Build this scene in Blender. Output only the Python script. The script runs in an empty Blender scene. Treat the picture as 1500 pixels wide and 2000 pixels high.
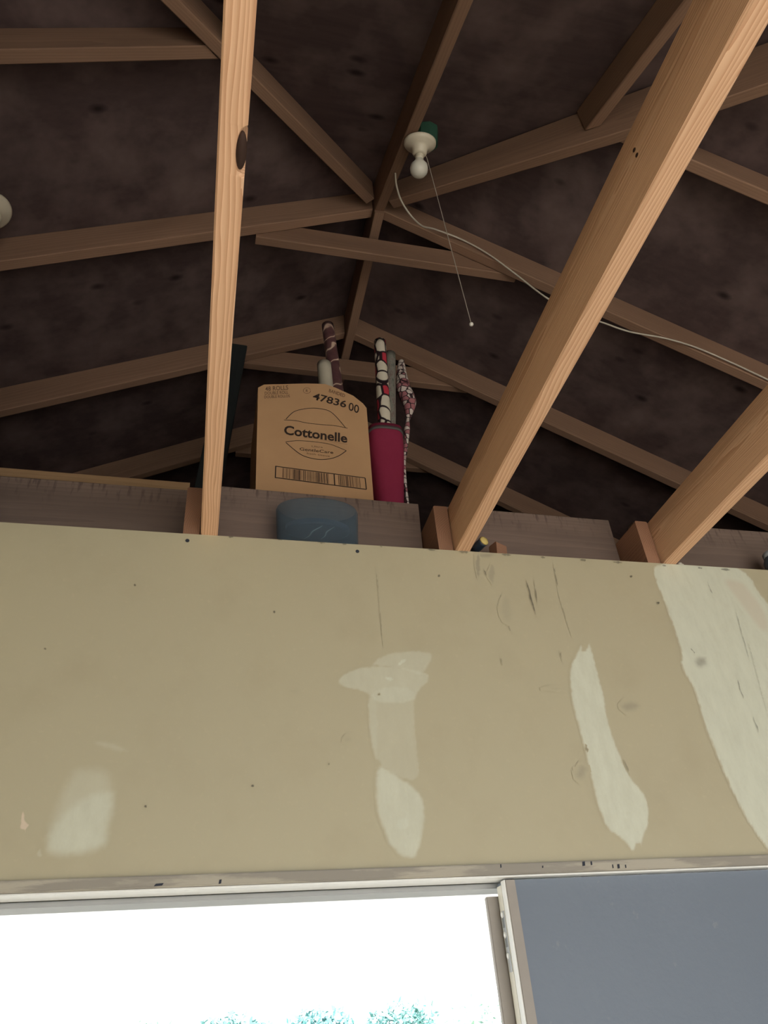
import bpy, bmesh, math, random
from mathutils import Vector, Matrix, noise
random.seed(7)
scene = bpy.context.scene
col = scene.collection

# ------------------------------------------------------------------ camera
H = 1.62                       # eye height above the floor
F_PX, YAW, PITCH, ROLL = 1447.68, 0.2710, 0.6252, -0.0886
cy, sy, cp, sp = math.cos(YAW), math.sin(YAW), math.cos(PITCH), math.sin(PITCH)
FWD = Vector((sy*cp, cy*cp, sp)); R0 = Vector((cy, -sy, 0)); U0 = R0.cross(FWD)
RIGHT = R0*math.cos(ROLL) + U0*math.sin(ROLL)
UP = -R0*math.sin(ROLL) + U0*math.cos(ROLL)
EYE = Vector((0, 0, H))
cam_d = bpy.data.cameras.new('camera'); cam = bpy.data.objects.new('camera', cam_d); col.objects.link(cam)
cam_d.sensor_fit = 'VERTICAL'; cam_d.sensor_height = 24.0; cam_d.lens = F_PX/2000*24.0
cam_d.clip_start = 0.02; cam_d.clip_end = 300
m = Matrix.Identity(4)
for i in range(3):
    m[i][0], m[i][1], m[i][2], m[i][3] = RIGHT[i], UP[i], -FWD[i], EYE[i]
cam.matrix_world = m
scene.camera = cam

def ray(x, y):
    return FWD + RIGHT*((x-750)/F_PX) - UP*((y-1000)/F_PX)
def onY(x, y, Y):
    d = ray(x, y); return EYE + d*(Y/d.y)
def onZ(x, y, Z):
    d = ray(x, y); return EYE + d*((Z-H)/d.z)
def onX(x, y, X):
    d = ray(x, y); return EYE + d*(X/d.x)

# ------------------------------------------------------------------ light
SKY = 4.0
SUN = 13.0
world = bpy.data.worlds.new('world'); scene.world = world; world.use_nodes = True
bg = world.node_tree.nodes['Background']
bg.inputs[0].default_value = (0.86, 0.93, 1.0, 1); bg.inputs[1].default_value = SKY
sd = bpy.data.lights.new('sun_offscreen', 'SUN'); sd.energy = SUN; sd.angle = 0.01; sd.color = (1.0, 0.92, 0.80)
so = bpy.data.objects.new('sun_offscreen', sd); col.objects.link(so)
so.rotation_euler = Vector((-0.12, 0.72, -0.68)).to_track_quat('-Z', 'Y').to_euler()
scene.view_settings.view_transform = 'Standard'; scene.view_settings.look = 'None'
scene.view_settings.gamma = 1.0; scene.view_settings.exposure = 0.28
scene.view_settings.use_curve_mapping = False
scene.cycles.max_bounces = 10; scene.cycles.diffuse_bounces = 6
scene.cycles.sample_clamp_indirect = 6

# ------------------------------------------------------------------ key measures
D = 1.4419                    # inner face of the door wall
ZT = 0.978 + H                # top of the walls, underside of the joists
ZH = 0.267 + H                # underside of wall board over the doors
XR, ZR = 0.5314, 2.829 + H    # ridge
YP, Y2, Y3, YJ = 1.6005, 2.2315, 2.833, 0.9888   # front faces of the rafter pairs
S, S2 = 0.512, 0.5273         # roof slopes, sides and hip end
RH = 0.114                    # rafter depth
XL, XRW, YB = -0.475, 4.13, -1.92
XLO = -3.09
YF = 8.0
K = S/S2

# ------------------------------------------------------------------ helpers
def tag(o, label=None, cat=None, group=None, kind=None):
    if label: o['label'] = label
    if cat: o['category'] = cat
    if group: o['group'] = group
    if kind: o['kind'] = kind
    return o
def empty(name, loc=(0, 0, 0)):
    o = bpy.data.objects.new(name, None); col.objects.link(o); o.location = loc
    o.empty_display_size = 0.05
    return o
def obj(name, me, mat, parent=None, smooth=False):
    o = bpy.data.objects.new(name, me); col.objects.link(o)
    if mat: me.materials.append(mat)
    if smooth:
        for p in me.polygons: p.use_smooth = True
    if parent is not None:
        o.parent = parent
        o.matrix_parent_inverse = parent_world(parent).inverted()
    return o
def parent_world(o):
    w = Matrix.Translation(o.location) @ o.rotation_euler.to_matrix().to_4x4() if o.rotation_mode != 'QUATERNION' else o.matrix_basis
    if o.parent is not None:
        w = parent_world(o.parent) @ o.matrix_parent_inverse @ w
    return w
def mesh(verts, faces):
    me = bpy.data.meshes.new('m'); me.from_pydata([tuple(v) for v in verts], [], faces); me.update(); return me
def boxmesh(x0, x1, y0, y1, z0, z1, bev=0.0):
    bm = bmesh.new(); bmesh.ops.create_cube(bm, size=1)
    for v in bm.verts:
        v.co = Vector((x0 if v.co.x < 0 else x1, y0 if v.co.y < 0 else y1, z0 if v.co.z < 0 else z1))
    if bev > 0: bmesh.ops.bevel(bm, geom=bm.edges[:], offset=bev, segments=2, affect='EDGES')
    me = bpy.data.meshes.new('m'); bm.to_mesh(me); bm.free(); return me
def slab(boxes):
    vs, fs = [], []
    for (x0, x1, y0, y1, z0, z1) in boxes:
        b = len(vs)
        vs += [(x, y, z) for x in (x0, x1) for y in (y0, y1) for z in (z0, z1)]
        fs += [tuple(b+i for i in f) for f in ((0,1,3,2), (4,6,7,5), (0,4,5,1), (2,3,7,6), (0,2,6,4), (1,5,7,3))]
    return mesh(vs, fs)
def frame_from(p0, p1, up):
    X = (Vector(p1)-Vector(p0)); L = X.length; X.normalize()
    Y = Vector(up).cross(X).normalized(); Z = X.cross(Y)
    mm = Matrix.Identity(4)
    for i in range(3): mm[i][0], mm[i][1], mm[i][2], mm[i][3] = X[i], Y[i], Z[i], p0[i]
    return mm, L
def board(name, p0, p1, w, h, mat, up=(0, 0, 1), parent=None, n=28, wob=0.0007, bev=0.003, notch=None, cut0=0.0, cut1=0.0, taper=None, cheek=0.0):
    """a sawn board: p0-p1 runs along the middle of its top edge; h hangs below; ends may be cut plumb"""
    M, L = frame_from(p0, p1, up); seed = random.random()*50
    prof = [(-w/2+bev, 0), (w/2-bev, 0), (w/2, -bev), (w/2, -h+bev), (w/2-bev, -h), (-w/2+bev, -h), (-w/2, -h+bev), (-w/2, -bev)]
    xs = [L*i/n for i in range(n+1)]
    if notch: xs = sorted(xs + [notch[0]+(i-14)*0.004 for i in range(29)])
    vs, fs = [], []
    for x in xs:
        t = x/L
        for j, (y, z) in enumerate(prof):
            q = Vector((x*3+seed, j*.7, 0))
            yy = y + wob*noise.noise(q); zz = z + wob*noise.noise(q+Vector((0, 0, 9)))
            xx = x
            if taper and j in (3, 4, 5, 6): zz -= (taper-h)*min(1, x/1.1)
            if cut0 and x < 0.2: xx = x + cut0*(-z)*(1-x/0.2)
            if cheek and x < 0.2: xx += cheek*y*(1-x/0.2)
            if cut1 and x > L-0.2: xx = x + cut1*(-z)*(1-(L-x)/0.2)
            if notch and j in (2, 3, 4):
                b = max(0, 1-((x-notch[0])/notch[1])**2)**0.5 if abs(x-notch[0]) < notch[1] else 0
                if j == 3: yy -= b*.011; zz += b*.004
                if j == 4: yy -= b*.0105; zz += b*.001
                if j == 2: yy -= b*.002
            vs.append((xx, yy, zz))
    k = len(prof)
    for i in range(len(xs)-1):
        for j in range(k):
            a = i*k+j; b = i*k+(j+1) % k
            fs.append((a, b, b+k, a+k))
    fs.append(tuple(reversed(range(k)))); fs.append(tuple(range((len(xs)-1)*k, len(xs)*k)))
    me = mesh(vs, fs)
    bm = bmesh.new(); bm.from_mesh(me); bmesh.ops.recalc_face_normals(bm, faces=bm.faces); bm.to_mesh(me); bm.free()
    o = bpy.data.objects.new(name, me); col.objects.link(o); me.materials.append(mat)
    o.matrix_world = M
    if parent is not None: o.parent = parent; o.matrix_parent_inverse = parent_world(parent).inverted()
    return o
def tube(pts, r, seg=8, caps=True):
    """tube through points; r a number or a list"""
    pts = [Vector(p) for p in pts]; n = len(pts)
    rs = r if isinstance(r, (list, tuple)) else [r]*n
    vs, fs = [], []; prev = None
    for i, p in enumerate(pts):
        t = (pts[min(i+1, n-1)]-pts[max(i-1, 0)]).normalized()
        if prev is None:
            a = t.orthogonal().normalized()
        else:
            a = (prev - t*prev.dot(t)).normalized()
        prev = a; b = t.cross(a)
        for j in range(seg):
            th = 2*math.pi*j/seg
            vs.append(p + (a*math.cos(th)+b*math.sin(th))*rs[i])
    for i in range(n-1):
        for j in range(seg):
            q = i*seg+j; w = i*seg+(j+1) % seg
            fs.append((q, w, w+seg, q+seg))
    if caps:
        fs.append(tuple(reversed(range(seg)))); fs.append(tuple(range((n-1)*seg, n*seg)))
    return mesh(vs, fs)
def spline(pts, n=8):
    pts = [Vector(p) for p in pts]; out = []
    for i in range(len(pts)-1):
        p0 = pts[max(i-1, 0)]; p1 = pts[i]; p2 = pts[i+1]; p3 = pts[min(i+2, len(pts)-1)]
        for k in range(n):
            t = k/n
            out.append(0.5*((2*p1)+(p2-p0)*t+(2*p0-5*p1+4*p2-p3)*t*t+(3*p1-p0-3*p2+p3)*t**3))
    out.append(pts[-1]); return out
def lathe(prof, M=None, seg=40):
    """prof: list of (radius, height) revolved about local Z"""
    vs, fs = [], []
    for (r, z) in prof:
        for j in range(seg):
            th = 2*math.pi*j/seg
            v = Vector((r*math.cos(th), r*math.sin(th), z))
            vs.append(M @ v if M else v)
    for i in range(len(prof)-1):
        for j in range(seg):
            a = i*seg+j; b = i*seg+(j+1) % seg
            fs.append((a, b, b+seg, a+seg))
    if prof[0][0] > 1e-5: fs.append(tuple(reversed(range(seg))))
    if prof[-1][0] > 1e-5: fs.append(tuple(range((len(prof)-1)*seg, len(prof)*seg)))
    return mesh(vs, fs)
def axis_matrix(loc, zdir):
    z = Vector(zdir).normalized(); x = z.orthogonal().normalized()
    if abs(z.dot(Vector((1, 0, 0)))) < .95: x = (Vector((1, 0, 0))-z*z.x).normalized()
    y = z.cross(x); mm = Matrix.Identity(4)
    for i in range(3): mm[i][0], mm[i][1], mm[i][2], mm[i][3] = x[i], y[i], z[i], loc[i]
    return mm

# ------------------------------------------------------------------ materials
class NT:
    def __init__(s, name):
        s.m = bpy.data.materials.new(name); s.m.use_nodes = True
        s.t = s.m.node_tree; s.b = s.t.nodes['Principled BSDF']
    def n(s, typ, **kw):
        nd = s.t.nodes.new(typ)
        for k, v in kw.items():
            if k == 'inp':
                for kk, vv in v.items(): s.set(nd, kk, vv)
            else: setattr(nd, k, v)
        return nd
    def set(s, nd, k, v):
        if hasattr(v, 'is_output') or isinstance(v, bpy.types.NodeSocket): s.t.links.new(v, nd.inputs[k])
        else: nd.inputs[k].default_value = v
    def mix(s, fac, a, b, mode='MIX'):
        nd = s.n('ShaderNodeMix', data_type='RGBA', blend_type=mode)
        s.set(nd, 0, fac); s.set(nd, 6, a); s.set(nd, 7, b); return nd.outputs[2]
    def math(s, op, a, b=0.0, clamp=False):
        nd = s.n('ShaderNodeMath', operation=op, use_clamp=clamp); s.set(nd, 0, a); s.set(nd, 1, b); return nd.outputs[0]
    def ramp(s, fac, stops):
        nd = s.n('ShaderNodeValToRGB'); s.set(nd, 0, fac)
        el = nd.color_ramp.elements
        while len(el) < len(stops): el.new(0.5)
        for e, (p, c) in zip(el, stops): e.position = p; e.color = c if len(c) == 4 else (*c, 1)
        return nd.outputs[0]
    def noise(s, vec, scale, detail=3, rough=.55, dist=0):
        nd = s.n('ShaderNodeTexNoise', inp={'Scale': scale, 'Detail': detail, 'Roughness': rough, 'Distortion': dist})
        if vec is not None: s.t.links.new(vec, nd.inputs['Vector'])
        return nd.outputs[0]
    def mapping(s, vec, loc=(0, 0, 0), rot=(0, 0, 0), scale=(1, 1, 1)):
        nd = s.n('ShaderNodeMapping', inp={'Location': loc, 'Rotation': rot, 'Scale': scale}); s.t.links.new(vec, nd.inputs[0]); return nd.outputs[0]
    def obco(s): return s.n('ShaderNodeTexCoord').outputs['Object']
    def pos(s): return s.n('ShaderNodeNewGeometry').outputs['Position']
    def bump(s, h, strength, dist=.002):
        nd = s.n('ShaderNodeBump', inp={'Strength': strength, 'Distance': dist, 'Height': h}); s.t.links.new(nd.outputs[0], s.b.inputs['Normal'])
    def done(s, color=None, rough=.7, spec=.3):
        if color is not None: s.set(s.b, 'Base Color', color)
        s.set(s.b, 'Roughness', rough); s.set(s.b, 'Specular IOR Level', spec); return s.m
def c4(*c): return (*c, 1)
def plain(name, c, rough=.6, spec=.3, var=.0, metal=0):
    t = NT(name); t.b.inputs['Metallic'].default_value = metal
    if var:
        q = t.noise(t.obco(), 22, 4)
        cc = t.mix(q, c4(*[x*(1-var) for x in c]), c4(*[min(1, x*(1+var)) for x in c]))
        return t.done(cc, rough, spec)
    return t.done(c4(*c), rough, spec)
def wood(name, light, dark, rings=62, contrast=.6, rough=.75, bump=.35, center=(0, .05, .09), blotch=.25, fuzz=.3, stain=False):
    t = NT(name); co = t.obco()
    rnd = t.n('ShaderNodeObjectInfo').outputs['Random']
    off = t.n('ShaderNodeCombineXYZ', inp={'X': t.math('MULTIPLY', rnd, 17.0), 'Y': t.math('MULTIPLY', rnd, .02), 'Z': t.math('MULTIPLY', rnd, .03)})
    add = t.n('ShaderNodeVectorMath', operation='ADD'); t.t.links.new(co, add.inputs[0]); t.t.links.new(off.outputs[0], add.inputs[1])
    v = add.outputs[0]
    low = t.mapping(v, scale=(.9, 7, 7))
    nz = t.n('ShaderNodeTexNoise', inp={'Scale': 1.6, 'Detail': 3.0}); t.t.links.new(low, nz.inputs['Vector'])
    sub = t.n('ShaderNodeVectorMath', operation='MULTIPLY_ADD'); t.t.links.new(nz.outputs['Color'], sub.inputs[0])
    sub.inputs[1].default_value = (0, .03, .03); t.t.links.new(t.mapping(v, loc=center, scale=(.03, 1, 1)), sub.inputs[2])
    wv = t.n('ShaderNodeTexWave', wave_type='RINGS', rings_direction='X', wave_profile='SAW', inp={'Scale': float(rings), 'Distortion': 1.2, 'Detail': 2.0, 'Detail Scale': 1.5})
    t.t.links.new(sub.outputs[0], wv.inputs['Vector'])
    fib = t.noise(t.mapping(v, scale=(5, 260, 260)), 1.0, 3, .6)
    bl = t.noise(t.mapping(v, scale=(1.5, 9, 9)), 1.3, 3, .5)
    g = t.math('MULTIPLY', wv.outputs['Fac'], contrast)
    g = t.math('ADD', g, t.math('MULTIPLY', fib, fuzz), True)
    c = t.mix(g, c4(*light), c4(*dark))
    c = t.mix(t.math('MULTIPLY', bl, blotch*2), c, c4(*[a*.55 for a in dark]))
    hsv = t.n('ShaderNodeHueSaturation', inp={'Color': c, 'Value': t.math('ADD', .9, t.math('MULTIPLY', rnd, .2))})
    if stain:
        sep = t.n('ShaderNodeSeparateXYZ'); t.t.links.new(co, sep.inputs[0])
        tick = t.ramp(t.noise(t.mapping(v, scale=(70, 20, 12)), 1.0, 3, .6), [(.54, (0, 0, 0)), (.62, (1, 1, 1))])
        band = t.math('MULTIPLY', t.math('ADD', t.math('MULTIPLY', sep.outputs[2], 12.0), .95, True), 1.0, True)
        hs = t.mix(t.math('MULTIPLY', tick, t.math('MULTIPLY', band, .6)), hsv.outputs[0], c4(.05, .035, .03))
    t.bump(t.math('ADD', t.math('MULTIPLY', wv.outputs['Fac'], -1), fib), bump, .0015)
    if stain: return t.done(hs, rough, .2)
    return t.done(hsv.outputs[0], rough, .2)

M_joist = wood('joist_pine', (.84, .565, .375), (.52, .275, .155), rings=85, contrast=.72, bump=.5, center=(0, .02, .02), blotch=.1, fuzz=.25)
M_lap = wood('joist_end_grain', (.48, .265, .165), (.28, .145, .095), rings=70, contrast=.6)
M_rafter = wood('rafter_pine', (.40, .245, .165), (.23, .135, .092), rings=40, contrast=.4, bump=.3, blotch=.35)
M_grey = wood('weathered_board', (.34, .245, .20), (.19, .14, .12), rings=30, contrast=.35, bump=.4, blotch=.5, stain=True)
M_strip = wood('pale_strip', (.52, .34, .19), (.35, .21, .11), rings=30, contrast=.3)
M_dark = wood('dark_board', (.035, .04, .04), (.02, .024, .026), rings=25, contrast=.4)

def deck_material():
    t = NT('roof_plywood'); co = t.obco()
    gr = t.noise(t.mapping(co, scale=(1.2, 14, 14)), 2.5, 5, .6)
    mo = t.noise(co, 5.5, 4, .55)
    kn = t.n('ShaderNodeTexVoronoi', inp={'Scale': 5.2, 'Randomness': 1.0}); t.t.links.new(t.mapping(co, scale=(.7, 1.5, 1)), kn.inputs['Vector'])
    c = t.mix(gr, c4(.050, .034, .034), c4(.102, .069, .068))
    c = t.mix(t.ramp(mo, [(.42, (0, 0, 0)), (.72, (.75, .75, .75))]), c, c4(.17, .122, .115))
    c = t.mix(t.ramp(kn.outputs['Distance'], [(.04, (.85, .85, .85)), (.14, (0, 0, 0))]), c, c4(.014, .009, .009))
    t.bump(gr, .25, .002)
    return t.done(c, .85, .15)
M_deck = deck_material()

def paint_color(t):
    p = t.pos()
    big = t.noise(p, 1.1, 2, .5); fine = t.noise(p, 90, 3, .6); med = t.noise(p, 7, 4, .6)
    c = t.mix(big, c4(.435, .39, .275), c4(.475, .43, .295))
    c = t.mix(t.ramp(med, [(.5, (0, 0, 0)), (.8, (.25, .25, .25))]), c, c4(.34, .28, .18))
    c = t.mix(t.ramp(fine, [(.6, (0, 0, 0)), (.85, (.2, .2, .2))]), c, c4(.6, .53, .36))
    t.bump(fine, .08, .001)
    return c
def wall_material():
    t = NT('tan_wall_paint'); return t.done(paint_color(t), .55, .3)
M_wall = wall_material()
MUD = (.60, .61, .50)
def decal_material(name, tone, rough=.6, grain=.5, on=None):
    t = NT(name); base = paint_color(t) if on is None else c4(*on); p = t.pos()
    at = t.n('ShaderNodeAttribute', attribute_name='cover').outputs['Fac']
    gz = t.noise(p, 140, 4, .7); sc = t.noise(t.mapping(p, scale=(28, 28, 9)), 2, 4, .6)
    f = t.math('MULTIPLY', at, t.math('ADD', 1-grain*.55, t.math('MULTIPLY', t.math('ADD', gz, sc), grain*.55)), True)
    var = t.mix(sc, c4(*[x*.9 for x in tone]), c4(*[min(1, x*1.08) for x in tone]))
    return t.done(t.mix(f, base, var), rough, .3)
M_mud = decal_material('joint_compound', MUD)
M_scuff = decal_material('dark_scuff', (.055, .05, .04), grain=.9)
M_scuff2 = decal_material('dark_scuff_on_compound', (.055, .05, .04), grain=.9, on=MUD)
M_smudge = decal_material('grey_smudge', (.22, .20, .16), grain=.8)
M_smudge2 = decal_material('grey_smudge_on_compound', (.22, .20, .16), grain=.8, on=MUD)
M_bare = decal_material('bare_paper', (.68, .56, .44))
M_bare2 = decal_material('bare_paper_on_compound', (.56, .48, .38), on=MUD)

M_trim = (lambda t: t.done(t.mix(t.ramp(t.noise(t.mapping(t.pos(), scale=(5, 30, 40)), 1.2, 5, .6), [(.46, (0, 0, 0)), (.56, (1, 1, 1))]), c4(.42, .385, .315), c4(.30, .275, .235)), .6))(NT('worn_trim_paint'))
M_white = plain('white_gloss_paint', (.80, .80, .78), .4, .4, .04)
M_greyjamb = plain('grey_jamb_paint', (.40, .41, .42), .55, .3, .08)
M_astr = plain('taupe_astragal', (.33, .30, .27), .55, .3, .1)
M_cream = plain('cream_edge_paint', (.74, .71, .62), .5, .3, .08)
M_steel = plain('brushed_steel', (.55, .57, .58), .35, .5, .1, .7)
M_bolt = plain('dull_steel', (.22, .23, .23), .5, .5, .1, .5)
M_slot = plain('dark_groove', (.03, .035, .05), .8)
def door_material():
    t = NT('blue_grey_door_paint'); p = t.pos()
    a = t.noise(p, 60, 4, .6); b = t.noise(p, 3, 3, .5)
    c = t.mix(b, c4(.155, .185, .23), c4(.185, .215, .265))
    sp_ = t.ramp(t.noise(p, 25, 4, .7), [(.66, (0, 0, 0)), (.74, (.5, .5, .5))])
    c = t.mix(sp_, c, c4(.27, .285, .30))
    t.bump(a, .3, .002)
    return t.done(c, .5, .3)
M_door = door_material()
def concrete(name, c):
    t = NT(name); p = t.pos(); a = t.noise(p, 2.2, 5, .6); b = t.noise(p, 60, 3, .6)
    cc = t.mix(a, c4(*[x*.82 for x in c]), c4(*c)); t.bump(b, .2, .003); return t.done(cc, .85, .2)
M_floor = concrete('concrete_floor', (.40, .37, .34))
M_drive = concrete('concrete_drive', (.50, .48, .44))
M_white_ext = plain('white_exterior_paint', (.90, .91, .91), .6, .3, .02)

# ------------------------------------------------------------------ the setting
def struct(name, me, mat): return tag(obj(name, me, mat), kind='structure')
struct('floor', slab([(XLO-.1, XRW+.1, YB-.1, D+.12, -.12, 0)]), M_floor)
struct('ground_drive', slab([(-30, 30, -30, YB-.1, -.16, -.02), (-30, 30, D+.12, 30, -.16, -.02), (-30, XLO-.1, YB-.1, D+.12, -.16, -.02), (XRW+.1, 30, YB-.1, D+.12, -.16, -.02)]), M_drive)
DX0, DX1 = -0.42, 1.50        # door opening
wall = struct('wall_front', slab([(XLO, DX0, D, D+.115, 0, ZT), (DX1, XRW, D, D+.115, 0, ZT), (DX0, DX1, D, D+.115, ZH-.017, ZT)]), M_wall)
struct('wall_left', slab([(XL-.115, XL, YB, D, 0, ZT)]), M_wall)
struct('wall_right', slab([(XRW, XRW+.12, YB-.1, D+.115, 0, ZT)]), M_wall)
struct('wall_outer', slab([(XLO-.12, XLO, YB-.1, D+.115, 0, ZT)]), M_wall)
BX0, BX1, BZ = -0.35, 2.75, 2.45   # wide opening behind the viewer
struct('wall_back', slab([(XLO-.12, BX0, YB-.1, YB, 0, ZT), (BX1, XRW+.12, YB-.1, YB, 0, ZT), (BX0, BX1, YB-.1, YB, BZ, ZT)]), M_wall)
struct('carport_soffit', slab([(XLO-.1, XRW+.1, D+.115, YF, ZT-.02, ZT-.002)]), M_white_ext)
zb = H + .0535*YF
struct('carport_fascia', slab([(XLO-.1, XRW+.1, YF-.14, YF, zb, ZT-.02)]), M_white_ext)
for i, x in enumerate((XLO, XRW)):
    struct('carport_post', slab([(x-.06, x+.06, YF-.13, YF-.01, -.02, zb)]), M_white_ext)

# roof deck: two sides and the hip end
def quad_prism(pts, th=.016):
    n = (Vector(pts[1])-Vector(pts[0])).cross(Vector(pts[-1])-Vector(pts[0])).normalized()
    if n.z < 0: n = -n
    k = len(pts); vs = [Vector(p) for p in pts]+[Vector(p)+n*th for p in pts]
    fs = [tuple(range(k)), tuple(reversed(range(k, 2*k)))]+[(i, (i+1) % k, (i+1) % k+k, i+k) for i in range(k)]
    me = mesh(vs, fs); bm = bmesh.new(); bm.from_mesh(me); bmesh.ops.recalc_face_normals(bm, faces=bm.faces); bm.to_mesh(me); bm.free(); return me
deck = empty('roof_deck', (XR, YP, ZR)); tag(deck, kind='structure')
RUN = (ZR-ZT)/S + .25
RUN2 = RUN*K
YFAR = YF + .2
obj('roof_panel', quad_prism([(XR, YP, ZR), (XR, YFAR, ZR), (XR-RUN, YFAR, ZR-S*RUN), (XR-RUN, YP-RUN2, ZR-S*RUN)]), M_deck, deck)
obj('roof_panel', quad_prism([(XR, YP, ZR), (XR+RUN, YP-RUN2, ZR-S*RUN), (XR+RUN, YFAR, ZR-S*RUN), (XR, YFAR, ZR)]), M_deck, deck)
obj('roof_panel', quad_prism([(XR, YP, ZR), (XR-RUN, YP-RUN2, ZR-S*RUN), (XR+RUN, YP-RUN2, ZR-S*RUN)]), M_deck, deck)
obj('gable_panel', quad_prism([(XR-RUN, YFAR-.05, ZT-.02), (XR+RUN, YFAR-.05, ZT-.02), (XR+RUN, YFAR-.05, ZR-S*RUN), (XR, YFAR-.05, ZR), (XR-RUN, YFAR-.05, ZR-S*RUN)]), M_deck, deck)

# ------------------------------------------------------------------ roof timbers
EP = .0015
def rafter(name, y, sgn, x0, label, cat='rafter', run=3.45, group=None, cheek=0.0, mat=None):
    p0 = (x0, y+.019, ZR - S*abs(x0-XR) - EP); xe = XR + sgn*run
    p1 = (xe, y+.019, ZR - S*run - EP)
    up = Vector((sgn*S, 0, 1))
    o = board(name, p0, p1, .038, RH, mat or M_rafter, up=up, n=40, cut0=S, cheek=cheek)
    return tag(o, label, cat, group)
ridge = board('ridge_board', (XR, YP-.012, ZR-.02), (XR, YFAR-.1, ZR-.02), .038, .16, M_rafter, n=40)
tag(ridge, 'dark ridge board running back from the point where the roof timbers meet', 'ridge board')
g = .0225
rafter('rafter', YP, -1, XR-g, 'brown rafter from the roof peak down beside the knotted joist')
rafter('rafter', YP, 1, XR+g, 'brown rafter carrying the white electrical cable')
rafter('rafter', Y2, -1, XR-g, 'rafter sloping to the dark corner above the pale strip')
rafter('rafter', Y2, 1, XR+g, 'rafter sloping down behind the patterned paper rolls')
rafter('rafter', Y3, -1, XR-g, 'dim rafter deep in the attic behind the carton')
rafter('rafter', Y3, 1, XR+g, 'dim rafter deep in the attic beyond the red bag')
rafter('jack_rafter', YJ, -1, XR-(YP-YJ-.019)/K-.033, 'short jack rafter meeting the hip behind the knotted joist', cheek=1/K)
rafter('jack_rafter', YJ, 1, XR+(YP-YJ-.019)/K+.033, 'short jack rafter meeting the hip behind the broad joist', cheek=-1/K)
rafter('jack_rafter', YJ-.61, 1, XR+(YP-YJ+.61-.019)/K+.033, 'short jack rafter high above the broad joist near the eave', cheek=-1/K)
# hip rafters
for sgn, lab in ((-1, 'slim hip rafter running from the roof peak to the knotted joist'), (1, 'hip rafter running from the roof peak over to the broad joist')):
    a = Vector((XR+sgn*.046, YP-.046*K, ZR-S*.046-EP)); b = Vector((XR+sgn*3.4, YP-3.4*K, ZR-S*3.4-EP))
    d = (b-a).normalized(); n = Vector((0, 0, 1))-d*d.z
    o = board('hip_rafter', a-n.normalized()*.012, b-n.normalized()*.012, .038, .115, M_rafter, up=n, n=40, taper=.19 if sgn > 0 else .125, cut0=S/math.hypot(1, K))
    tag(o, lab, 'rafter')
# king common rafter and jacks on the hip end
def endrafter(name, x, label):
    y0 = YP - K*abs(x-XR) - (.012 if x == XR else .033)
    if x == XR: y0 = YP-.016
    z0 = ZR - S2*(YP-y0) - EP
    p1 = (x, YP-2.85, ZR-S2*2.85-EP)
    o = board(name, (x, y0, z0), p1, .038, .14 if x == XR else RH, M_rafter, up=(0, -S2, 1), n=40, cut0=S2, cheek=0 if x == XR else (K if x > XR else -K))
    return tag(o, label, 'rafter')
endrafter('rafter', XR, 'brown rafter beside the bare bulb, running up to the roof peak')
endrafter('jack_rafter', 1.105, 'jack rafter rising beside the broad joist to the hip rafter')
endrafter('jack_rafter', XR-.574, 'jack rafter hidden mostly behind the knotted joist')
# collar ties
def tie(y, z, x0, x1, lab):
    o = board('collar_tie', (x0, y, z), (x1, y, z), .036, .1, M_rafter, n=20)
    tag(o, lab, 'collar tie')
tie(YP+.058, 2.552+H, XR-.47, XR+.56, 'level collar tie just below the roof peak')
tie(Y2+.058, 2.556+H, XR-.47, XR+.56, 'level collar tie behind the brown paper roll')
tie(Y3+.058, 2.556+H, XR-.47, XR+.56, 'level collar tie far back behind the paper rolls')

# ------------------------------------------------------------------ joists on the wall
X1, X2, X3 = -0.0364, 0.5746, 1.1491
JL = D + .10
kn = onZ(466, 297, ZT)
def joist(x, label, notch=None):
    o = board('joist', (x+.019, JL, ZT+.14), (x+.019, YB+.05, ZT+.14), .038, .14, M_joist, n=60, notch=notch, bev=.0035)
    return tag(o, label, 'joist')
j1 = joist(X1, 'slim looking orange joist with a dark knot hole on its edge', (JL-kn.y, .036))
j2 = joist(X2, 'broad orange joist with raised grain and two small nail holes')
j3 = joist(X3, 'reddish joist meeting the wall above the wide white patch')
bm = bmesh.new(); bmesh.ops.create_uvsphere(bm, u_segments=20, v_segments=12, radius=1)
for v in bm.verts:
    v.co = Vector((kn.x*0+X1+.038-.0065+v.co.x*.0075, kn.y+v.co.y*.027, ZT+.0055+v.co.z*.0085))
me = bpy.data.meshes.new('m'); bm.to_mesh(me); bm.free()
obj('knot', me, plain('knot_dark', (.05, .028, .022), .7, .2, .3), j1, True)
for px, py in ((1239, 293), (1244, 303)):
    p = onX(px, py, X2)
    obj('nail_hole', lathe([(0, .0006), (.0035, .0006), (.0035, -.0004), (0, -.0004)], axis_matrix(p, (-1, 0, 0)), 12), plain('nail_hole_dark', (.06, .03, .02), .8), j2)
lapl = ('end of a lapped joist beside the knotted joist, rings showing', 'end of a lapped joist beside the broad joist', 'end of a lapped joist beside the reddish joist')
for x, lab in zip((X1, X2, X3), lapl):
    o = board('lapped_joist', (x-.0215, D+.008, ZT+.14), (x-.0215, D+3.0, ZT+.14), .037, .14, M_lap, n=20)
    tag(o, lab, 'joist')
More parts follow.
